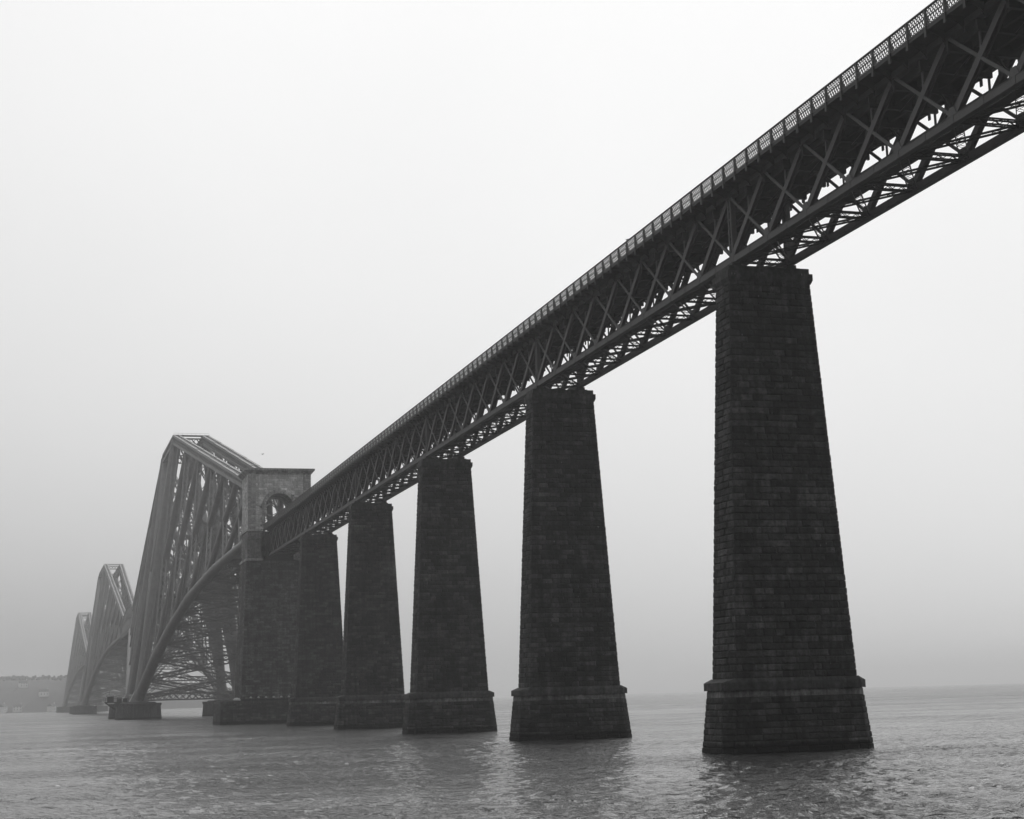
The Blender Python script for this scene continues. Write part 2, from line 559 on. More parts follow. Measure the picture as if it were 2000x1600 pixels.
PIER_LABELS = [
    "nearest and largest granite viaduct pier, farthest right in the row",
    "granite viaduct pier second from the right, just left of the nearest one",
    "middle granite viaduct pier, third of the five counted from the right",
    "granite viaduct pier fourth from the right, second from the stone portal",
    "smallest granite viaduct pier standing right beside the arched stone portal"]
for i in range(5):
    root = empty('viaduct_pier', (0, SPAN * i, 0))
    tag(root, PIER_LABELS[i], 'pier', 'tapering granite piers of the approach viaduct')
    link('core', CORE, root)
    link('dressed_course', MESH_BAND, root)
    pier_dressed(root)
    if i < 2:
        o = link('masonry', MESH_REST, root); o["kind"] = 'stuff'
        r = random.Random(100 + i)
        for M, e, c in SINGLE:
            s = link('stone', SV[r.randrange(len(SV))][0], root)
            s.matrix_local = Matrix(M.tolist())
    else:
        o = link('masonry', MESH_ALL, root); o["kind"] = 'stuff'

# ------------------------------------------------------------------ approach viaduct girders
TX = 2.35                                     # truss planes at x = +-TX
ZB0, ZB1, ZT0, ZT1 = 37.34, 37.82, 42.62, 43.02
BAY = SPAN / 8
ZBN, ZTN = 37.80, 42.75
DECKX = 3.86
RAIL0, RAIL1 = 43.36, 44.46

def diag_mesh(w, d, off):
    m = MB()
    a, b = np.array((off, 0, ZTN)), np.array((off, BAY, ZBN))
    if w > 0.3:            # built-up strut: two plates with an open middle
        for s in (-1, 1):
            m.bar(a + (s * 0.17, 0, 0), b + (s * 0.17, 0, 0), 0.04, w, (0, 0, 1))
        m.bar(a, b, 0.30, 0.05, (0, 0, 1))
    else:
        m.bar(a, b, d, w, (0, 0, 1))
    return m.mesh('diagonal', M_iron)
D_HEAVY = diag_mesh(0.50, 0.36, 0.0)
D_LIGHT = None
m = MB(); m.bar((0, 0, ZBN), (0, BAY, ZTN), 0.10, 0.22, (0, 0, 1)); D_LIGHT = m.mesh('diagonal', M_iron)
m = MB(); m.bar((0, BAY / 2, (ZBN + ZTN) / 2), (0, BAY / 2, ZT0), 0.10, 0.16, (0, 1, 0)); HANGER = m.mesh('hanger', M_iron)
m = MB()
for s in (-1, 1):
    m.box(-0.21, 0.21, s * 0.24 - 0.09, s * 0.24 + 0.09, ZB1, ZT0)
m.box(-0.05, 0.05, -0.15, 0.15, ZB1, ZT0)
for k in range(7):
    z = ZB1 + 0.35 + k * 0.68
    m.box(-0.16, 0.16, -0.15, 0.15, z - 0.06, z + 0.06)
POST = m.mesh('post', M_iron)
m = MB(); m.box(-0.22, 0.22, 0, SPAN - 0.004, ZB0, ZB0 + 0.08); m.box(-0.22, -0.16, 0, SPAN - 0.004, ZB0 + 0.08, ZB1); m.box(0.16, 0.22, 0, SPAN - 0.004, ZB0 + 0.08, ZB1)
m.box(-0.25, 0.25, 0, SPAN - 0.004, ZB1, ZB1 + 0.03)
for k in range(17):
    y = min(max(k * BAY / 2, 0.2), SPAN - 0.2)
    m.box(-0.245, -0.22, y - 0.16, y + 0.16, ZB0, ZB1)
BCHORD = m.mesh('bottom_chord', M_iron)
m = MB(); m.box(-0.30, 0.30, 0, SPAN - 0.004, ZT0, ZT1); TCHORD = m.mesh('top_chord', M_iron)
m = MB()                                       # gusset plate at a panel point
m.add([(-0.23, -0.55, ZB1), (-0.23, 0.55, ZB1), (-0.23, 0.25, ZB1 + 0.55), (-0.23, -0.25, ZB1 + 0.55),
       (0.23, -0.55, ZB1), (0.23, 0.55, ZB1), (0.23, 0.25, ZB1 + 0.55), (0.23, -0.25, ZB1 + 0.55)],
      [(0, 3, 2, 1), (4, 5, 6, 7), (0, 1, 5, 4), (1, 2, 6, 5), (2, 3, 7, 6), (3, 0, 4, 7)])
GUSSET = m.mesh('gusset', M_iron)
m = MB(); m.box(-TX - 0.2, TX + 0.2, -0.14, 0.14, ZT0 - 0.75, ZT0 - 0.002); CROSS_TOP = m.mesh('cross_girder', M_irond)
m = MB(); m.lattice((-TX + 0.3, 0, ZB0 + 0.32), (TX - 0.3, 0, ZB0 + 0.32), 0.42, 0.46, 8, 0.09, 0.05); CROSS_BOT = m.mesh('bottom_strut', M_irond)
m = MB()                                       # knee braces up to the cross girder
m.bar((-(TX - 0.2), 0, ZBN + 2.6), (-0.6, 0, ZT0 - 0.5), 0.12, 0.16, (0, 1, 0))
KNEE = m.mesh('knee_brace', M_irond)
m = MB()                                       # crossed lattice bracing in the floor of a bay
m.lattice((-TX + 0.3, 0.25, ZB0 + 0.2), (TX - 0.3, BAY - 0.25, ZB0 + 0.2), 0.62, 0.14, 11, 0.06, 0.035)
m.lattice((TX - 0.3, 0.25, ZB0 + 0.27), (-TX + 0.3, BAY - 0.25, ZB0 + 0.27), 0.62, 0.14, 11, 0.06, 0.035)
LATERAL = m.mesh('lateral_brace', M_irond)
m = MB()                                       # cantilever bracket under the footway, curved lower edge
pts = [(-TX - 0.30, ZT1 + 0.18), (-DECKX - 0.02, ZT1 + 0.18), (-DECKX - 0.02, ZT1 - 0.02)]
for k in range(7):
    a = k / 6 * math.pi / 2
    pts.append((-DECKX + 0.06 + (DECKX - TX - 0.36) * math.sin(a) * 1.0, ZT1 - 0.02 - 0.0 - (1 - math.cos(a)) * 0.62 - 0.10 * math.sin(a)))
ring_a = [(x, -0.045, z) for x, z in pts]; ring_b = [(x, 0.045, z) for x, z in pts]
m.prism(ring_a, ring_b)
m.box(-DECKX - 0.10, -DECKX - 0.022, -0.13, 0.13, ZT1 - 0.35, ZT1 + 0.30)
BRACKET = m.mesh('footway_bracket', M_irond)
PAN = BAY / 3
def parapet_panel(mat):
    m = MB()
    z0, z1 = RAIL0, RAIL1 - 0.06
    w = PAN - 0.16
    y0 = 0.08
    H = z1 - z0
    sp = 0.29
    def clip(yb, slope):
        # line from (yb, z0) with dy/dz = slope, clipped to the panel
        ya, yc = yb, yb + slope * H
        ta, tb = 0.0, 1.0
        for lo, hi in ((y0, y0 + w),):
            if abs(yc - ya) > 1e-9:
                t0, t1 = (lo - ya) / (yc - ya), (hi - ya) / (yc - ya)
                if t0 > t1: t0, t1 = t1, t0
                ta, tb = max(ta, t0), min(tb, t1)
        if tb - ta > 0.02:
            return (ya + (yc - ya) * ta, z0 + H * ta), (ya + (yc - ya) * tb, z0 + H * tb)
        return None
    n = int((w + H) / sp) + 3
    for k in range(-n, n * 2):
        for sgn, xo in ((0.72, -0.012), (-0.72, 0.012)):
            q = clip(y0 + k * sp, sgn)
            if q:
                m.bar((xo, q[0][0], q[0][1]), (xo, q[1][0], q[1][1]), 0.080, 0.014, (1, 0, 0))
    m.box(-0.03, 0.03, 0.0, PAN, (z0 + z1) / 2 - 0.025, (z0 + z1) / 2 + 0.025)
    m.box(-0.03, 0.03, 0.0, PAN, z0 - 0.05, z0 + 0.01)
    return m
PANEL = parapet_panel(M_iron).mesh('parapet_panel', M_iron)
m = MB(); m.box(-0.07, 0.07, -0.085, 0.085, ZT1 + 0.18, RAIL1 - 0.05); m.add([(-0.06, -0.04, ZT1 + 0.2), (-0.06, 0.04, ZT1 + 0.2), (0.38, 0.04, ZT1 + 0.2), (0.38, -0.04, ZT1 + 0.2), (0.02, -0.04, RAIL1 - 0.25), (0.02, 0.04, RAIL1 - 0.25), (0.05, 0.04, RAIL1 - 0.25), (0.05, -0.04, RAIL1 - 0.25)],
      [(0, 1, 2, 3), (4, 7, 6, 5), (0, 4, 5, 1), (1, 5, 6, 2), (2, 6, 7, 3), (3, 7, 4, 0)])
RPOST = m.mesh('parapet_post', M_iron)
m = MB(); m.box(-0.09, 0.09, 0, SPAN - 0.004, RAIL1 - 0.06, RAIL1); HRAIL = m.mesh('handrail', M_iron)
m = MB()
m.box(-DECKX, DECKX, 0, SPAN - 0.004, ZT1 + 0.182, ZT1 + 0.30)
for x in (-1.9, -0.75, 0.75, 1.9):
    m.box(x - 0.12, x + 0.12, 0, SPAN - 0.004, ZT0 - 0.45, ZT1 + 0.18)
m.box(-DECKX - 0.02, -DECKX + 0.02, 0, SPAN - 0.004, ZT1 + 0.05, RAIL0 - 0.06)
m.box(DECKX - 0.02, DECKX + 0.02, 0, SPAN - 0.004, ZT1 + 0.05, RAIL0 - 0.06)
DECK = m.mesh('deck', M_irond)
m = MB()
for k in range(24):
    m.box(DECKX - 0.06, DECKX + 0.06, k * PAN - 0.07, k * PAN + 0.07, ZT1 + 0.30, RAIL1 - 0.06)
    m.bar((DECKX, k * PAN, RAIL0), (DECKX, (k + 1) * PAN, RAIL1 - 0.1), 0.03, 0.05)
    m.bar((DECKX, (k + 1) * PAN, RAIL0), (DECKX, k * PAN, RAIL1 - 0.1), 0.03, 0.05)
m.box(DECKX - 0.08, DECKX + 0.08, 0, SPAN - 0.004, RAIL1 - 0.06, RAIL1)
FARPAR = m.mesh('far_parapet', M_iron)
m = MB()                                       # inspection walkway between the girders
m.box(-1.05, -0.15, 0, SPAN - 0.004, ZB1 + 0.10, ZB1 + 0.20)
m.box(-1.06, -1.00, 0, SPAN - 0.004, ZB1 + 1.05, ZB1 + 1.10)
m.box(-0.20, -0.14, 0, SPAN - 0.004, ZB1 + 1.05, ZB1 + 1.10)
for k in range(16):
    for x in (-1.03, -0.17):
        m.box(x - 0.03, x + 0.03, k * 3.2 + 0.5, k * 3.2 + 0.56, ZB1 + 0.15, ZB1 + 1.1)
WALK = m.mesh('inspection_walkway', M_irond)

SPAN_LABELS = {
    -1: "nearest lattice girder span, running out of the picture at upper right",
    0: "lattice girder span between the nearest pier and the second pier",
    1: "lattice girder span between the second and third piers from the right",
    2: "lattice girder span between the third and fourth piers from the right",
    3: "lattice girder span between the two piers closest to the stone portal",
    4: "last lattice girder span, running into the arched stone portal"}
for i in range(-1, 5):
    root = empty('girder_span', (0, SPAN * i, 0))
    tag(root, SPAN_LABELS[i], 'girder', 'dark lattice girder spans of the approach viaduct')
    for sx in (-1, 1):
        chord = link('bottom_chord', BCHORD, root, (sx * TX, 0, 0))
        link('top_chord', TCHORD, root, (sx * TX, 0, 0))
        link('post', POST, root, (sx * TX, 0.0 if i > -1 else 0.0, 0))
        for k in range(8):
            link('diagonal', D_HEAVY, root, (sx * TX, k * BAY, 0))
            link('diagonal', D_LIGHT, root, (sx * (TX + 0.12), k * BAY, 0))
            link('hanger', HANGER, root, (sx * TX, k * BAY, 0))
            if k: link('gusset', GUSSET, chord, (0, k * BAY, 0))
    for k in range(8):
        link('cross_girder', CROSS_TOP, root, (0, k * BAY + 0.001, 0))
        link('cross_girder', CROSS_TOP, root, (0, k * BAY + BAY / 2, 0))
        link('bottom_strut', CROSS_BOT, root, (0, k * BAY, 0))
        link('knee_brace', KNEE, root, (0, k * BAY, 0))
        link('knee_brace', KNEE, root, (0, k * BAY, 0)).rotation_euler = (0, 0, math.pi)
        link('lateral_brace', LATERAL, root, (0, k * BAY, 0))
    for k in range(24):
        link('footway_bracket', BRACKET, root, (0, k * PAN, 0))
        link('footway_bracket', BRACKET, root, (0, k * PAN, 0)).rotation_euler = (0, 0, math.pi)
        link('parapet_panel', PANEL, root, (-DECKX, k * PAN, 0))
        link('parapet_post', RPOST, root, (-DECKX, k * PAN, 0))
    link('handrail', HRAIL, root, (-DECKX, 0, 0))
    link('deck', DECK, root)
    link('far_parapet', FARPAR, root)
    link('inspection_walkway', WALK, root)

# ------------------------------------------------------------------ stone portal at the end of the viaduct
def build_portal():
    PY0, PY1, HW = 257.0, 268.0, 7.2
    root = empty('portal_tower', (0, PY0, 0))
    tag(root, "square stone portal tower with round arch where girders meet the cantilevers", 'tower')
    D = PY1 - PY0
    ZC = 56.2                                   # underside of the cornice
    AH, AZ = 3.25, 48.6                         # arch half width and springing height
    # upper body: two flanks plus the wall over the arch, as an extruded profile
    def arch_wall(y0, y1, x0, x1, zlow, ztop, mat, name):
        m = MB()
        n = 20
        arc = [(AH * math.cos(math.pi * k / n), AZ + AH * math.sin(math.pi * k / n)) for k in range(n + 1)]   # right to left
        prof = [(x0, zlow), (-AH, zlow)] + arc[::-1] + [(AH, zlow), (x1, zlow), (x1, ztop), (x0, ztop)]
        nn = len(prof)
        vs_ = [(x, y0, z) for x, z in prof] + [(x, y1, z) for x, z in prof]
        fs = [(k, (k + 1) % nn, nn + (k + 1) % nn, nn + k) for k in range(nn)]
        m.add(vs_, fs)
        # front and back: strips
        for yi in (0, nn):
            q = lambda i: i + yi
            base = len(m.v) - 2 * nn
            fr = []
            fr.append((0, 1, 2, nn - 1))                     # left flank
            for k in range(2, 2 + n):                        # over the arch
                pass
            m.f.extend([tuple(base + q(i) for i in fc) for fc in fr])
            # columns above each arc segment
            b0 = len(m.v)
            y = y0 if yi == 0 else y1
            for k in range(n + 1):
                ax, az = arc[::-1][k]
                m.v.append((ax, y, az)); m.v.append((ax, y, ztop))
            for k in range(n):
                m.f.append((b0 + 2 * k, b0 + 2 * k + 2, b0 + 2 * k + 3, b0 + 2 * k + 1))
            b0 = len(m.v)
            for (x, z) in ((x0, zlow), (-AH, zlow), (-AH, ztop), (x0, ztop), (AH, zlow), (x1, zlow), (x1, ztop), (AH, ztop)):
                m.v.append((x, y, z))
            m.f.append((b0, b0 + 1, b0 + 2, b0 + 3)); m.f.append((b0 + 4, b0 + 5, b0 + 6, b0 + 7))
        return m.build(name, mat, root)
    arch_wall(0.06, D - 0.06, -HW + 0.06, HW - 0.06, 36.6, ZC + 0.4, M_portal_core, 'arch_wall')
    # face stones
    def face(a, b, z0, z1, ch, lmin, lmax, mat, name, hole=False, seed=0, proud=0.03):
        n = max(1, int(round((z1 - z0) / ch)))
        poly = lambda z: [a, b]
        its = lay_courses(poly, list(np.linspace(z0, z1, n + 1)), lmin, lmax, seed, gap=0.03, back=0.25, proud=proud, skip=(1,))
        if hole:
            its = [s for s in its if not ((abs(s[0][0, 3]) < AH + 0.55 and s[0][2, 3] < AZ + 0.2) or
                   (math.hypot(s[0][0, 3], max(0, s[0][2, 3] - AZ)) < AH + 0.75 and s[0][2, 3] >= AZ - 0.3))]
        me = mass_mesh(name, its, mat, SVlow, seed)
        o = link(name, me, root); o["kind"] = 'stuff'
    QX = 5.5
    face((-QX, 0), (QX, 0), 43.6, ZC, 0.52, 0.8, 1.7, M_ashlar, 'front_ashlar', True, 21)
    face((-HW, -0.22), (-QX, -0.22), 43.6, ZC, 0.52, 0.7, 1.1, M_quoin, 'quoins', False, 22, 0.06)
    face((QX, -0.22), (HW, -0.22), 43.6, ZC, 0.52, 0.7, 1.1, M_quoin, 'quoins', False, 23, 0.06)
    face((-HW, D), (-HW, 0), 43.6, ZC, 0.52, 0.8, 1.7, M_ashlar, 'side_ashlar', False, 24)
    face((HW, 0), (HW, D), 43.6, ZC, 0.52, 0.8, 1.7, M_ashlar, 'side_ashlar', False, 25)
    face((-HW - 0.15, -0.15), (-QX + 1.2, -0.15), 36.9, 43.0, 0.52, 0.8, 1.5, M_band, 'lower_ashlar', False, 26)
    face((QX - 1.2, -0.15), (HW + 0.15, -0.15), 36.9, 43.0, 0.52, 0.8, 1.5, M_band, 'lower_ashlar', False, 27)
    face((-HW - 0.15, D), (-HW - 0.15, -0.15), 36.9, 43.0, 0.52, 0.8, 1.7, M_band, 'lower_ashlar', False, 28)
    for sx in (-1, 1):
        m = MB(); m.box(sx * 6.35 - 0.85, sx * 6.35 + 0.85, -0.2, 0.5, 43.5, ZC + 0.2); m.build('corner_pilaster', M_portal_core, root)
    # voussoirs round the arch
    for k in range(17):
        a0, a1 = math.pi * k / 17 + 0.006, math.pi * (k + 1) / 17 - 0.006
        m = MB()
        r0, r1 = AH - 0.01, AH + (0.85 if k != 8 else 1.05)
        q = [(r0 * math.cos(a0), AZ + r0 * math.sin(a0)), (r1 * math.cos(a0), AZ + r1 * math.sin(a0)),
             (r1 * math.cos(a1), AZ + r1 * math.sin(a1)), (r0 * math.cos(a1), AZ + r0 * math.sin(a1))]
        m.prism([(x, -0.12, z) for x, z in q], [(x, 0.4, z) for x, z in q])
        m.build('voussoir', M_portal_trim, root)
    for sx in (-1, 1):
        for k in range(9):
            m = MB(); z = 43.9 + k * 0.52
            m.box(min(sx * AH, sx * (AH + 0.8)) , max(sx * AH, sx * (AH + 0.8)), -0.12, 0.4, z + 0.012, z + 0.508)
            m.build('jamb_stone', M_portal_trim, root)
    # string courses and cornice
    for z, k, h in ((43.05, 0.42, 0.5), (36.35, 0.55, 0.5)):
        m = MB()
        m.prism(ring3([(-HW - k, -k), (-3.9, -k), (-3.9, D + k), (-HW - k, D + k)], z), ring3([(-HW - k + .1, -k + .1), (-3.9, -k + .1), (-3.9, D + k - .1), (-HW - k + .1, D + k - .1)], z + h))
        m.build('string_course', M_portal_trim, root)
        m = MB()
        m.prism(ring3([(3.9, -k), (HW + k, -k), (HW + k, D + k), (3.9, D + k)], z), ring3([(3.9, -k + .1), (HW + k - .1, -k + .1), (HW + k - .1, D + k - .1), (3.9, D + k - .1)], z + h))
        m.build('string_course', M_portal_trim, root)
    m = MB()
    def sq(k, z): return [(-HW - k, -k, z), (HW + k, -k, z), (HW + k, D + k, z), (-HW - k, D + k, z)]
    m.prism(sq(0.12, ZC), sq(0.18, ZC + 0.3)); m.prism(sq(0.35, ZC + 0.302), sq(0.75, ZC + 0.85)); m.prism(sq(0.85, ZC + 0.852), sq(0.85, ZC + 1.30))
    m.build('cornice', M_portal_trim, root)
    # lower shaft, battered, and recessed seat for the girders
    def low(z):
        t = (z - 5.4) / (36.35 - 5.4)
        hx = 8.75 + (7.55 - 8.75) * t; y0 = -0.9 + 0.6 * t; y1 = D + 0.9 - 0.6 * t
        return [(-hx, y0), (hx, y0), (hx, y1), (-hx, y1)]
    m = MB()
    m.prism(ring3([(x * 0.993, y) for x, y in inset(low(5.0), 0.0)], 5.0), ring3([(x * 0.993, y) for x, y in low(36.35)], 36.35))
    for k in range(len(m.v)):
        x, y, z = m.v[k]; m.v[k] = (x, y + (0.05 if y < D / 2 else -0.05), z)
    m.build('shaft_core', M_core, root)
    its = lay_courses(low, list(np.linspace(5.4, 36.3, 60)), 0.8, 1.8, 31)
    o = link('masonry', mass_mesh('masonry', its, M_lower, SVlow, 31), root); o["kind"] = 'stuff'
    m = MB(); m.box(-3.88, 3.88, 1.0, D - 1.0, 36.36, 43.0); m.build('girder_seat', M_core, root)
    # wide base platform in the water
    def base(z):
        t = z / 5.0
        hx = 13.6 - 0.4 * t
        return octo(hx, 9.6 - 0.4 * t, 2.5)
    bp = lambda z: [(x, y + D / 2) for x, y in base(z)]
    m = MB(); m.prism(ring3(inset_c(bp(-1.5), 0.06, D / 2), -1.5), ring3(inset_c(bp(4.5), 0.06, D / 2), 4.5)); m.build('platform_core', M_core, root)
    its = lay_courses(bp, list(np.linspace(-0.6, 4.5, 13)), 0.8, 1.8, 33)
    o = link('masonry', mass_mesh('masonry', its, M_stoneN, SVlow, 33), root); o["kind"] = 'stuff'
    m = MB(); m.prism(ring3([(x * 1.012, (y - D / 2) * 1.015 + D / 2) for x, y in bp(4.5)], 4.502), ring3([(x * 1.012, (y - D / 2) * 1.015 + D / 2) for x, y in bp(4.5)], 5.05)); m.build('platform_slab', M_dressed, root)
    return root

def inset_c(p, k, cy):
    return [(x - k * np.sign(x), y - k * np.sign(y - cy)) for x, y in p]
build_portal()

# pale bollard lights along the platform edge
m = MB(); m.tube([(0, 0, 0), (0, 0, 0.55)], [0.13, 0.11], 8); BOL_POST = m.mesh('bollard_post', M_irond)
m = MB(); m.tube([(0, 0, 0.55), (0, 0, 0.75), (0, 0, 0.92)], [0.24, 0.27, 0.10], 8); BOL_HEAD = m.mesh('bollard_head', M_grey)
BL = ["leftmost", "second from left", "third from left", "middle", "fifth from left", "sixth from left", "rightmost"]
for k in range(7):
    r_ = empty('mooring_bollard', (-7.3 + k * 1.68, 251.0, 5.05))
    tag(r_, "%s of seven white topped bollards on the portal's base platform" % BL[k], 'bollard', 'white bollards along the portal base')
    link('post', BOL_POST, r_); link('head', BOL_HEAD, r_)

# ------------------------------------------------------------------ cantilever towers
ARM = 211.0
S_N = [0, 42, 80, 114, 144, 171, 194, ARM]
def x_bot(s): return 17.3 - 12.3 * s / ARM
def z_bot(s): return float(np.interp(s, [0, 40, 76, 116, 157, 198, 211], [7.0, 19.0, 27.5, 35.0, 39.4, 42.0, 42.4]))
def x_top(s): return 5.2 - 1.8 * s / ARM
def z_top(s): return 98.5 - 45.7 * s / ARM
def B(s, sx): return (sx * x_bot(s), s, z_bot(s))
def T(s, sx): return (sx * x_top(s), s, z_top(s))

def arm_parts():
    """meshes of one cantilever arm; y is the distance outwards from the tower"""
    P = []
    def put(name, mb, smooth=False):
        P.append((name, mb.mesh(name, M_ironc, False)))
    for sx in (-1, 1):
        for k in range(7):
            s0, s1 = S_N[k], S_N[k + 1]
            r0, r1 = 1.85 - 0.9 * s0 / ARM, 1.85 - 0.9 * s1 / ARM
            m = MB(); sm = (s0 + s1) / 2
            m.tube([B(s0, sx), B(sm, sx), B(s1, sx)], [r0, (r0 + r1) / 2, r1], 14)
            put('bottom_member', m)
            m = MB()
            d = 3.4 - 1.2 * s0 / ARM
            a, b = np.array(T(s0, sx)), np.array(T(s1, sx))
            n = max(4, int((s1 - s0) / 3.2))
            m.lattice(a, b, 2.6, d, n, 0.75, 0.30, cross=True)
            put('top_member', m)
            if k < 6:
                r_ = 1.1 - 0.08 * k
                m = MB(); m.tube([B(s0, sx), T(s1, sx)], [r_, r_], 12); put('strut', m)
                m = MB(); w = 1.7 - 0.12 * k
                L = np.linalg.norm(np.array(T(s0, sx)) - np.array(B(s1, sx)))
                m.lattice(T(s0, sx), B(s1, sx), w, w * 0.75, int(L / 2.6), 0.34, 0.17); put('tie', m)
        m = MB(); m.lattice(B(ARM, sx), T(ARM, sx), 1.4, 1.2, 6, 0.4, 0.2); put('end_post', m)
        m = MB()                                  # internal viaduct girder
        n = 36
        for z in (39.6, 43.2):
            m.bar((sx * 2.6, 0, z), (sx * 2.6, ARM, z), 0.45, 0.5)
        for k in range(n):
            y0, y1 = ARM * k / n, ARM * (k + 1) / n
            m.bar((sx * 2.6, y0, 39.6), (sx * 2.6, y1, 43.2), 0.15, 0.28)
            m.bar((sx * 2.6, y0, 43.2), (sx * 2.6, y1, 39.6), 0.15, 0.28)
        put('viaduct_girder', m)
        m = MB()
        for k in range(int(ARM / 2.2)):
            y0, y1 = 2.2 * k, 2.2 * (k + 1)
            m.bar((sx * 4.1, y0, 43.6), (sx * 4.1, y1, 44.9), 0.05, 0.08); m.bar((sx * 4.1, y0, 44.9), (sx * 4.1, y1, 43.6), 0.05, 0.08)
        m.bar((sx * 4.1, 0, 44.95), (sx * 4.1, ARM, 44.95), 0.14, 0.1)
        put('viaduct_parapet', m)
    m = MB(); m.box(-4.1, 4.1, 0, ARM, 43.25, 43.6); put('viaduct_deck', m)
    for k in range(7):
        s0, s1 = S_N[k], S_N[k + 1]
        # bracing between the two bottom members
        m = MB()
        sub = 2 if k < 4 else 1
        for q in range(sub):
            a, b = s0 + (s1 - s0) * q / sub, s0 + (s1 - s0) * (q + 1) / sub
            w = 1.5 - 0.1 * k
            for p0, p1 in ((B(a, -1), B(b, 1)), (B(a, 1), B(b, -1)), (B(b, -1), B(b, 1))):
                L = np.linalg.norm(np.array(p1) - np.array(p0))
                m.lattice(p0, p1, w, w, max(4, int(L / 1.9)), 0.3, 0.16)
        put('bottom_bracing', m)
        if k == 6: continue
        # bracing between the pair of struts and between the pair of ties
        for nm, (W0, W1, E0, E1) in (('strut_bracing', (B(s0, -1), T(s1, -1), B(s0, 1), T(s1, 1))),
                                     ('tie_bracing', (T(s0, -1), B(s1, -1), T(s0, 1), B(s1, 1)))):
            W0, W1, E0, E1 = map(np.array, (W0, W1, E0, E1))
            m = MB()
            n = 4 if k < 2 else 3
            w = (0.8 if nm == 'strut_bracing' else 0.6) - 0.05 * k
            for q in range(n):
                a, b = q / n, (q + 1) / n
                wa, wb, ea, eb = W0 + (W1 - W0) * a, W0 + (W1 - W0) * b, E0 + (E1 - E0) * a, E0 + (E1 - E0) * b
                for p0, p1 in ((wa, eb), (ea, wb)):
                    L = np.linalg.norm(p1 - p0)
                    m.lattice(p0, p1, w, w, max(3, int(L / 2.2)), 0.15, 0.09, up=(0, 1, 0))
            put(nm, m)
        # trestle carrying the viaduct where strut and tie cross
        m = MB()
        sm = (s0 + s1) / 2
        zx = (z_bot(sm) + z_top(sm)) / 2
        xx = (x_bot(sm) + x_top(sm)) / 2
        for sx in (-1, 1):
            if z_bot(sm) < 37:
                m.lattice((sx * xx, sm, zx), (sx * 3.2, sm, 43.3), 1.0, 1.0, 8, 0.22, 0.12, up=(0, 1, 0))
                m.lattice((sx * xx * 1.1, sm, zx), (sx * x_bot(sm), sm, z_bot(sm)), 1.0, 1.0, 10, 0.22, 0.12, up=(0, 1, 0))
        m.lattice((-3.2, sm, 42.6), (3.2, sm, 42.6), 0.8, 0.8, 4, 0.2, 0.12)
        put('trestle', m)
    return P

ARM_PARTS = arm_parts()

def tower_parts(h):
    P = []
    def put(name, mb):
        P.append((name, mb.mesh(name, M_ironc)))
    for sx in (-1, 1):
        for sy in (-1, 1):
            m = MB(); m.tube([(sx * 17.3, sy * h, 6.2), (sx * 5.2, sy * h, 98.2)], [1.83, 1.83], 16); put('column', m)
            m = MB()
            m.prism([(sx * 17.3 + dx, sy * h + dy, 5.6) for dx, dy in ((-3.4, -3.6), (3.4, -3.6), (3.4, 3.6), (-3.4, 3.6))],
                    [(sx * 17.0 + dx, sy * h + dy, 9.6) for dx, dy in ((-1.7, -2.0), (1.7, -2.0), (1.7, 2.0), (-1.7, 2.0))])
            put('skewback', m)
        m = MB(); m.tube([(sx * 17.3, -h, 7.2), (sx * 5.2, h, 98.5)], [1.2, 1.2], 12); put('diagonal', m)
        m = MB(); m.tube([(sx * 17.3, h, 7.2), (sx * 5.2, -h, 98.5)], [1.2, 1.2], 12); put('diagonal', m)
        m = MB(); m.lattice((sx * 5.2, -h, 98.5), (sx * 5.2, h, 98.5), 2.6, 3.4, int(2 * h / 3.2), 0.75, 0.3, cross=True); put('top_member', m)
        m = MB(); m.lattice((sx * 17.3, -h, 7.5), (sx * 17.3, h, 7.5), 2.0, 2.0, int(2 * h / 2.4), 0.4, 0.2); put('bottom_tie', m)
        m = MB()
        for z in (39.6, 43.2): m.bar((sx * 2.6, -h, z), (sx * 2.6, h, z), 0.45, 0.5)
        n = int(2 * h / 5.8)
        for k in range(n):
            y0, y1 = -h + 2 * h * k / n, -h + 2 * h * (k + 1) / n
            m.bar((sx * 2.6, y0, 39.6), (sx * 2.6, y1, 43.2), 0.15, 0.28); m.bar((sx * 2.6, y0, 43.2), (sx * 2.6, y1, 39.6), 0.15, 0.28)
        put('viaduct_girder', m)
    m = MB(); m.box(-4.1, 4.1, -h, h, 43.25, 43.6); put('viaduct_deck', m)
    for sy in (-1, 1):
        xa = lambda z: 17.3 - 12.1 * (z - 6.2) / 92.7
        lev = [9.5, 42.0, 68.0, 97.2]
        m = MB()
        for a, b in zip(lev[:-1], lev[1:]):
            for q in (-1, 1):
                L = 2 * xa(a)
                m.lattice((-q * xa(a), sy * h, a), (q * xa(b), sy * h, b), 1.5, 1.5, int(math.hypot(L, b - a) / 2.4), 0.3, 0.17, up=(0, 1, 0))
        put('column_bracing', m)
        for z, d in ((7.6, 2.6), (42.0, 2.0), (68.0, 1.6), (97.9, 2.4)):
            m = MB()
            m.lattice((-xa(z), sy * h, z), (xa(z), sy * h, z), 1.4, d, max(6, int(2 * xa(z) / 2.2)), 0.35, 0.2, up=(0, 0, 1), cross=True)
            put('cross_tie', m)
        m = MB()                                   # narrow gangway across the tower top
        m.bar((-6.4, sy * (h + 0.6), 99.9), (6.4, sy * (h + 0.6), 99.9), 1.6, 0.4)
        m.bar((-6.2, sy * (h + 1.1), 100.75), (6.2, sy * (h + 1.1), 100.75), 0.06, 0.06)
        for k in range(9):
            x = -6.2 + k * 1.55
            m.bar((x, sy * (h + 1.1), 99.9), (x, sy * (h + 1.1), 100.75), 0.05, 0.05)
        put('gangway', m)
    return P

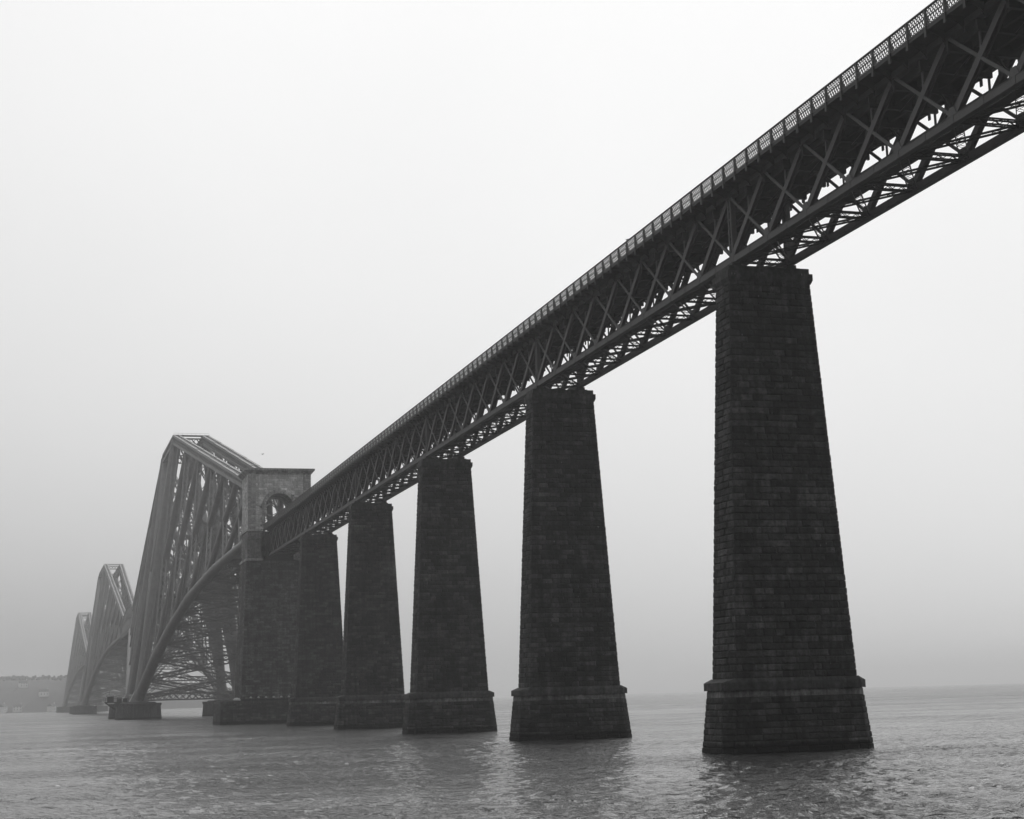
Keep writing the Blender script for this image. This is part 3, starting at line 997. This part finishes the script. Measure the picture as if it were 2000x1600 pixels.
TP_SMALL, TP_BIG = tower_parts(23.5), tower_parts(41.0)
MAIN = 505.0
TOWERS = [(497.0, 23.5, TP_SMALL, "nearest and darkest cantilever tower, rising just left of the stone portal"),
          (497 + 23.5 + MAIN + 41, 41.0, TP_BIG, "middle cantilever tower fading in the fog left of the nearest one"),
          (497 + 23.5 + MAIN + 82 + MAIN + 23.5, 23.5, TP_SMALL, "farthest and faintest cantilever tower at the left, nearly lost in fog")]
CAIS_BODY = MB()
n = 40
prof = [(8.2, -2.0), (7.9, 1.2), (7.6, 4.6)]
CAIS_BODY.tube([(0, 0, z) for r_, z in prof], [r_ for r_, z in prof], n)
ME_CAIS = CAIS_BODY.mesh('drum', M_dressed)
m = MB(); m.tube([(0, 0, 4.602), (0, 0, 5.5)], [7.9, 7.9], n); ME_CAP = m.mesh('coping', M_dressed)
m = MB(); m.tube([(0, 0, 5.502), (0, 0, 5.95)], [6.2, 5.7], n); ME_STEP = m.mesh('bed_course', M_dressed)
corner = {(-1, -1): "near left", (1, -1): "near right", (-1, 1): "far left", (1, 1): "far right"}
tname = ["nearest cantilever tower", "middle cantilever tower", "farthest cantilever tower"]
for ti, (yc, h, parts, label) in enumerate(TOWERS):
    root = empty('cantilever_tower', (0, yc, 0))
    tag(root, label, 'bridge tower', 'steel cantilever towers of the main bridge')
    last = None
    for nm, me in parts:
        if nm == 'skewback':
            link(nm, me, last)
        else:
            last = link(nm, me, root)
    for sgn in (-1, 1):
        deck_o = None
        for nm, me in sorted(ARM_PARTS, key=lambda q: q[0] != 'viaduct_deck'):
            if nm == 'viaduct_parapet':
                link(nm, me, deck_o)
                continue
            o = link(nm, me, root, (0, sgn * h, 0))
            o.scale = (1, sgn, 1)
            if nm == 'viaduct_deck': deck_o = o
    for (sx, sy), w in corner.items():
        c = empty('caisson_pier', (sx * 17.3, yc + sy * h, 0))
        tag(c, "round granite caisson under the %s leg of the %s" % (w, tname[ti]), 'pier', 'round caissons under the cantilever towers')
        link('drum', ME_CAIS, c); link('coping', ME_CAP, c); link('bed_course', ME_STEP, c)

# suspended spans between the arms
m = MB()
GAP = MAIN - 2 * ARM
parts = []
def sus(y): return 52.8 + 4.5 * (1 - (2 * y / GAP - 1) ** 2)
N = 8
SUSP = []
for sx in (-1, 1):
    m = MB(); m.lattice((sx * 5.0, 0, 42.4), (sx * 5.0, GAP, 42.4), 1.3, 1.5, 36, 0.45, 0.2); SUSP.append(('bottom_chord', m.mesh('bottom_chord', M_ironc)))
    m = MB()
    for k in range(N):
        y0, y1 = GAP * k / N, GAP * (k + 1) / N
        m.lattice((sx * 3.6, y0, sus(y0)), (sx * 3.6, y1, sus(y1)), 1.2, 1.5, 4, 0.45, 0.2)
    SUSP.append(('top_chord', m.mesh('top_chord', M_ironc)))
    for k in range(N):
        y0, y1 = GAP * k / N, GAP * (k + 1) / N
        m = MB(); m.bar((sx * 5.0, y0, 42.4), (sx * 3.6, y1, sus(y1)), 0.8, 0.8); SUSP.append(('strut', m.mesh('strut', M_ironc)))
        m = MB(); m.bar((sx * 3.6, y0, sus(y0)), (sx * 5.0, y1, 42.4), 0.6, 0.9); SUSP.append(('tie', m.mesh('tie', M_ironc)))
m = MB(); m.box(-4.3, 4.3, 0, GAP, 43.25, 43.6); SUSP.append(('deck', m.mesh('deck', M_ironc)))
for ti, lab in ((0, "suspended girder span between the nearest and middle cantilever towers"), (1, "suspended girder span between the middle and farthest cantilever towers")):
    root = empty('suspended_span', (0, TOWERS[ti][0] + TOWERS[ti][1] + ARM, 0))
    tag(root, lab, 'girder')
    for nm, me in SUSP: link(nm, me, root)

# work platform slung off the far left caisson of the nearest tower
def work_platform():
    root = empty('work_platform', (-22.0, 516.0, 5.95))
    tag(root, "cluttered dark work platform overhanging the far left caisson of the nearest tower", 'platform')
    m = MB(); m.box(-4.8, 3.6, -3.4, 2.6, 0.0, 0.35); m.build('deck', M_irond, root)
    for y in (-3.0, 2.2):
        m = MB(); m.bar((-4.5, y, -0.02), (-1.0, y, -2.6), 0.35, 0.35); m.build('brace', M_irond, root)
    m = MB(); m.box(-4.0, -1.7, -2.4, 0.4, 0.352, 2.3); m.add([(-4.2, -2.6, 2.3), (-1.5, -2.6, 2.3), (-1.5, 0.6, 2.3), (-4.2, 0.6, 2.3), (-4.2, -1.0, 2.9), (-1.5, -1.0, 2.9)], [(0, 1, 5, 4), (2, 3, 4, 5), (1, 2, 5), (3, 0, 4), (0, 3, 2, 1)]); m.build('cabin', M_irond, root)
    m = MB(); m.tube([(-0.6, -1.8, 1.2), (1.2, -1.8, 1.2)], [0.85, 0.85], 14); m.build('drum', M_iron, root)
    m = MB(); m.box(1.6, 3.2, -2.6, -0.8, 0.352, 1.5); m.build('crate', M_irond, root)
    for k in range(7):
        m = MB(); m.bar((-4.7 + k * 1.36, -3.3, 0.352), (-4.7 + k * 1.36, -3.3, 1.5), 0.1, 0.1); m.build('rail_post', M_irond, root)
    m = MB(); m.bar((-4.7, -3.3, 1.5), (3.5, -3.3, 1.5), 0.1, 0.1); m.build('guard_rail', M_irond, root)
    m = MB(); m.bar((-3.0, 1.2, 0.35), (-3.0, 1.2, 4.2), 0.16, 0.16); m.bar((-3.0, 1.2, 4.1), (-5.4, 1.2, 3.2), 0.12, 0.12); m.build('davit', M_irond, root)
    sunlit_block = empty('sunlit_skewback_block', (-16.9, 513.6, 5.952))  # added pale block in place of the sunlit piece of skewback
    tag(sunlit_block, "added pale block standing in for the sunlit skewback at the foot of the nearest tower's left leg", 'sunlit_block')
    m = MB(); m.box(-1.1, 1.1, -0.9, 0.9, 0, 1.9); m.build('wall', M_grey, sunlit_block)
    m = MB(); m.tube([(-1.2, 0, 1.75), (1.2, 0, 1.75)], [1.0, 1.0], 16); m.build('roof', M_grey, sunlit_block)  # wall and roof are just the block's lower box and rounded top
    dc = empty('dome_cover', (-10.4, 250.6, 5.052))
    tag(dc, "low pale domed cover at the left end of the portal's base platform", 'cover')
    m = MB(); m.tube([(0, 0, 0), (0, 0, 0.35), (0, 0, 0.6), (0, 0, 0.72)], [0.85, 0.8, 0.55, 0.1], 18); m.build('dome', M_grey, dc, smooth=True)
    m = MB(); m.tube([(0, 0, -0.001), (0, 0, 0.1)], [0.95, 0.95], 18); m.build('rim', M_irond, dc)
work_platform()

# ------------------------------------------------------------------ far shore
def far_shore():
    nx, ny = 240, 40
    xs = np.linspace(-1500, 425, nx); ys = np.linspace(0, 1, ny)
    V = []
    r = np.random.default_rng(9)
    def hn(x):
        return (0.55 * np.sin(x * 0.011 + 1) + 0.35 * np.sin(x * 0.027 + 2) + 0.2 * np.sin(x * 0.071))
    for v in ys:
        for x in xs:
            y = 2040 + 0.25 * max(0, x - 60) + v * 900
            ht = 52 * (1 - math.exp(-v * 6.0)) * (1 + 0.10 * hn(x + 500 * v)) * min(1, max(0.06, (420 - x) / 330.0))
            V.append((x, y, -0.8 + ht + r.normal(0, 0.5) * (v > 0)))
    F = []
    for i in range(ny - 1):
        for j in range(nx - 1):
            a = i * nx + j
            F.append((a, a + 1, a + nx + 1, a + nx))
    me = bpy.data.meshes.new('far_hill'); me.from_pydata(V, [], F); me.materials.append(M_hill); me.update()
    o = link('hill', me); tag(o, kind='structure')
    def ground(x, v):
        y = 2040 + 0.25 * max(0, x - 60) + v * 900
        return y, -0.8 + 52 * (1 - math.exp(-v * 6.0)) * (1 + 0.10 * hn(x + 500 * v)) * min(1, max(0.06, (420 - x) / 330.0))
    # tree cover: one mass of leafy clumps
    Vs, Fs = [], []
    rr = random.Random(4)
    ico_v = [(0, 0, 1), (0.894, 0, 0.447), (0.276, 0.851, 0.447), (-0.724, 0.526, 0.447), (-0.724, -0.526, 0.447), (0.276, -0.851, 0.447),
             (0.724, 0.526, -0.447), (-0.276, 0.851, -0.447), (-0.894, 0, -0.447), (-0.276, -0.851, -0.447), (0.724, -0.526, -0.447), (0, 0, -1)]
    ico_f = [(0, 1, 2), (0, 2, 3), (0, 3, 4), (0, 4, 5), (0, 5, 1), (1, 6, 2), (2, 7, 3), (3, 8, 4), (4, 9, 5), (5, 10, 1),
             (6, 7, 2), (7, 8, 3), (8, 9, 4), (9, 10, 5), (10, 6, 1), (11, 7, 6), (11, 8, 7), (11, 9, 8), (11, 10, 9), (11, 6, 10)]
    for k in range(5200):
        x = rr.uniform(-1000, 420); v = 0.30 + 0.55 * rr.random()
        y, z = ground(x, v)
        s = rr.uniform(1.4, 2.8)
        b = len(Vs)
        for p in ico_v:
            q = s * rr.uniform(0.65, 1.25)
            Vs.append((x + p[0] * q, y + p[1] * q, z + s * 0.7 + p[2] * q * 1.1))
        Fs.extend([(a + b, c + b, d + b) for a, c, d in ico_f])
    me = bpy.data.meshes.new('shore_trees'); me.from_pydata(Vs, [], Fs); me.materials.append(M_leaf); me.update()
    o = link('shore_trees', me); tag(o, "dark wooded cover on the far hillside", 'trees', kind='stuff')
    return ground

GROUND = far_shore()
def house(x, v, w, d, h, label, rz=0.0):
    y, z = GROUND(x, v)
    root = empty('house', (x, y - 4, max(z - 0.6, 0.3)))
    root.rotation_euler = (0, 0, rz)
    tag(root, label, 'house', 'pale houses on the far shore')
    m = MB(); m.box(-w / 2, w / 2, -d / 2, d / 2, -1.5, h); m.build('wall', M_render, root)
    m = MB()
    rh = d * 0.42
    m.add([(-w / 2 - .3, -d / 2 - .4, h - 0.1), (w / 2 + .3, -d / 2 - .4, h - 0.1), (w / 2 + .3, d / 2 + .4, h - 0.1), (-w / 2 - .3, d / 2 + .4, h - 0.1), (-w / 2 - .3, 0, h + rh), (w / 2 + .3, 0, h + rh)],
          [(0, 1, 5, 4), (2, 3, 4, 5), (1, 2, 5), (3, 0, 4), (0, 3, 2, 1)])
    roof = m.build('roof', M_slate, root)
    m = MB(); m.box(w / 2 - 1.4, w / 2 - 0.5, -0.45, 0.45, h + rh * 0.6, h + rh + 1.3); m.build('chimney', M_render, roof)
    k = max(2, int(w / 3))
    for j in range(k):
        for zz in ((1.0, 4.0) if h > 5 else (1.2,)):
            xx = -w / 2 + (j + 0.5) * w / k
            m = MB(); m.box(xx - 0.62, xx + 0.62, -d / 2 - 0.05, -d / 2 + 0.1, zz - 0.12, zz + 1.52); wi = m.build('window', M_render, root); m = MB(); m.box(xx - 0.5, xx + 0.5, -d / 2 - 0.07, -d / 2 - 0.053, zz, zz + 1.4); m.build('pane', M_glass, wi)
house(-84, 0.010, 13, 9, 6.5, "largest white gabled house at the waterline, at the left picture edge", 1.2)
house(-66, 0.012, 11, 7, 5.5, "low pale house just right of the large gabled house on the far shore")
house(-24, 0.010, 10, 8, 5.5, "white waterfront house halfway between picture edge and farthest tower", 0.9)
house(-8, 0.012, 9, 7, 5.0, "small pale waterfront house right of the midway one on the far shore")
house(26, 0.016, 10, 7, 6.0, "bright pale house beside the foot of the farthest tower", 0.5)
house(10, 0.010, 8, 6, 3.5, "low white shed on the far shore short of the farthest tower")
house(-60, 0.16, 10, 8, 5.5, "pale house highest up the wooded far hillside", 0.3)
house(-34, 0.085, 11, 8, 5.0, "pale house halfway up the wooded far hillside", 0.2)

# ------------------------------------------------------------------ birds
def gull(loc, rz, label, size=1.0, flying=False, mat=None):
    root = empty('gull', loc); root.rotation_euler = (0, 0, rz); root.scale = (size, size, size)
    tag(root, label, 'bird')
    mt = mat or M_white
    m = MB(); m.tube([(-0.26, 0, 0.12), (-0.15, 0, 0.10), (0.0, 0, 0.09), (0.12, 0, 0.12), (0.19, 0, 0.20), (0.23, 0, 0.235), (0.27, 0, 0.23)], [0.015, 0.06, 0.095, 0.08, 0.05, 0.05, 0.018], 10)
    m.build('body', mt, root, smooth=True)
    m = MB(); m.tube([(0.26, 0, 0.228), (0.33, 0, 0.215)], [0.016, 0.004], 6); m.build('beak', M_dark, root)
    for s in (-1, 1):
        m = MB()
        if flying:
            m.add([(0.08, s * 0.05, 0.14), (-0.10, s * 0.05, 0.13), (-0.06, s * 0.35, 0.24), (0.08, s * 0.33, 0.25), (-0.14, s * 0.68, 0.20),
                   (0.08, s * 0.05, 0.12), (-0.10, s * 0.05, 0.115), (-0.06, s * 0.35, 0.225), (0.08, s * 0.33, 0.235), (-0.14, s * 0.68, 0.19)],
                  [(0, 1, 2, 3), (3, 2, 4), (5, 8, 7, 6), (8, 9, 7), (0, 3, 8, 5), (3, 4, 9, 8), (4, 2, 7, 9), (2, 1, 6, 7)])
        else:
            m.tube([(0.08, s * 0.075, 0.13), (-0.1, s * 0.08, 0.12), (-0.32, s * 0.03, 0.14)], [0.035, 0.05, 0.008], 6)
        m.build('wing', M_grey if mat is None else mat, root)
    if not flying:
        for s in (-1, 1):
            m = MB(); m.bar((0.0, s * 0.035, -0.03), (0.01, s * 0.035, 0.05), 0.014, 0.014); m.build('leg', M_dark, root)
gull((405.8, 620.0, 0.0), 1.0, "white gull resting on the water at far right near the horizon", 1.8)
gull((-DECKX, 19.0, RAIL1 + 0.03), 2.0, "dark bird perched on the viaduct handrail between the first two piers", 0.7, mat=M_dark)
gull((-7.6, 230.0, 56.6), 0.6, "small bird flying in the sky above the stone portal", 1.0, True, M_dark)

# ------------------------------------------------------------------ haze
m = MB(); m.box(-7400, 7400, -2000, 8800, -3.2, 106.0)
hz = m.mesh('haze')
mat = bpy.data.materials.new('haze'); mat.use_nodes = True
nt = mat.node_tree
for q in list(nt.nodes): nt.nodes.remove(q)
out = nt.nodes.new('ShaderNodeOutputMaterial')
pv = nt.nodes.new('ShaderNodeVolumePrincipled')
pv.inputs['Color'].default_value = (0.95, 0.95, 0.95, 1)
pv.inputs['Density'].default_value = 0.00030
pv.inputs['Anisotropy'].default_value = 0.45
nt.links.new(pv.outputs[0], out.inputs['Volume'])
hz.materials.append(mat)
o = link('haze', hz); tag(o, kind='stuff')
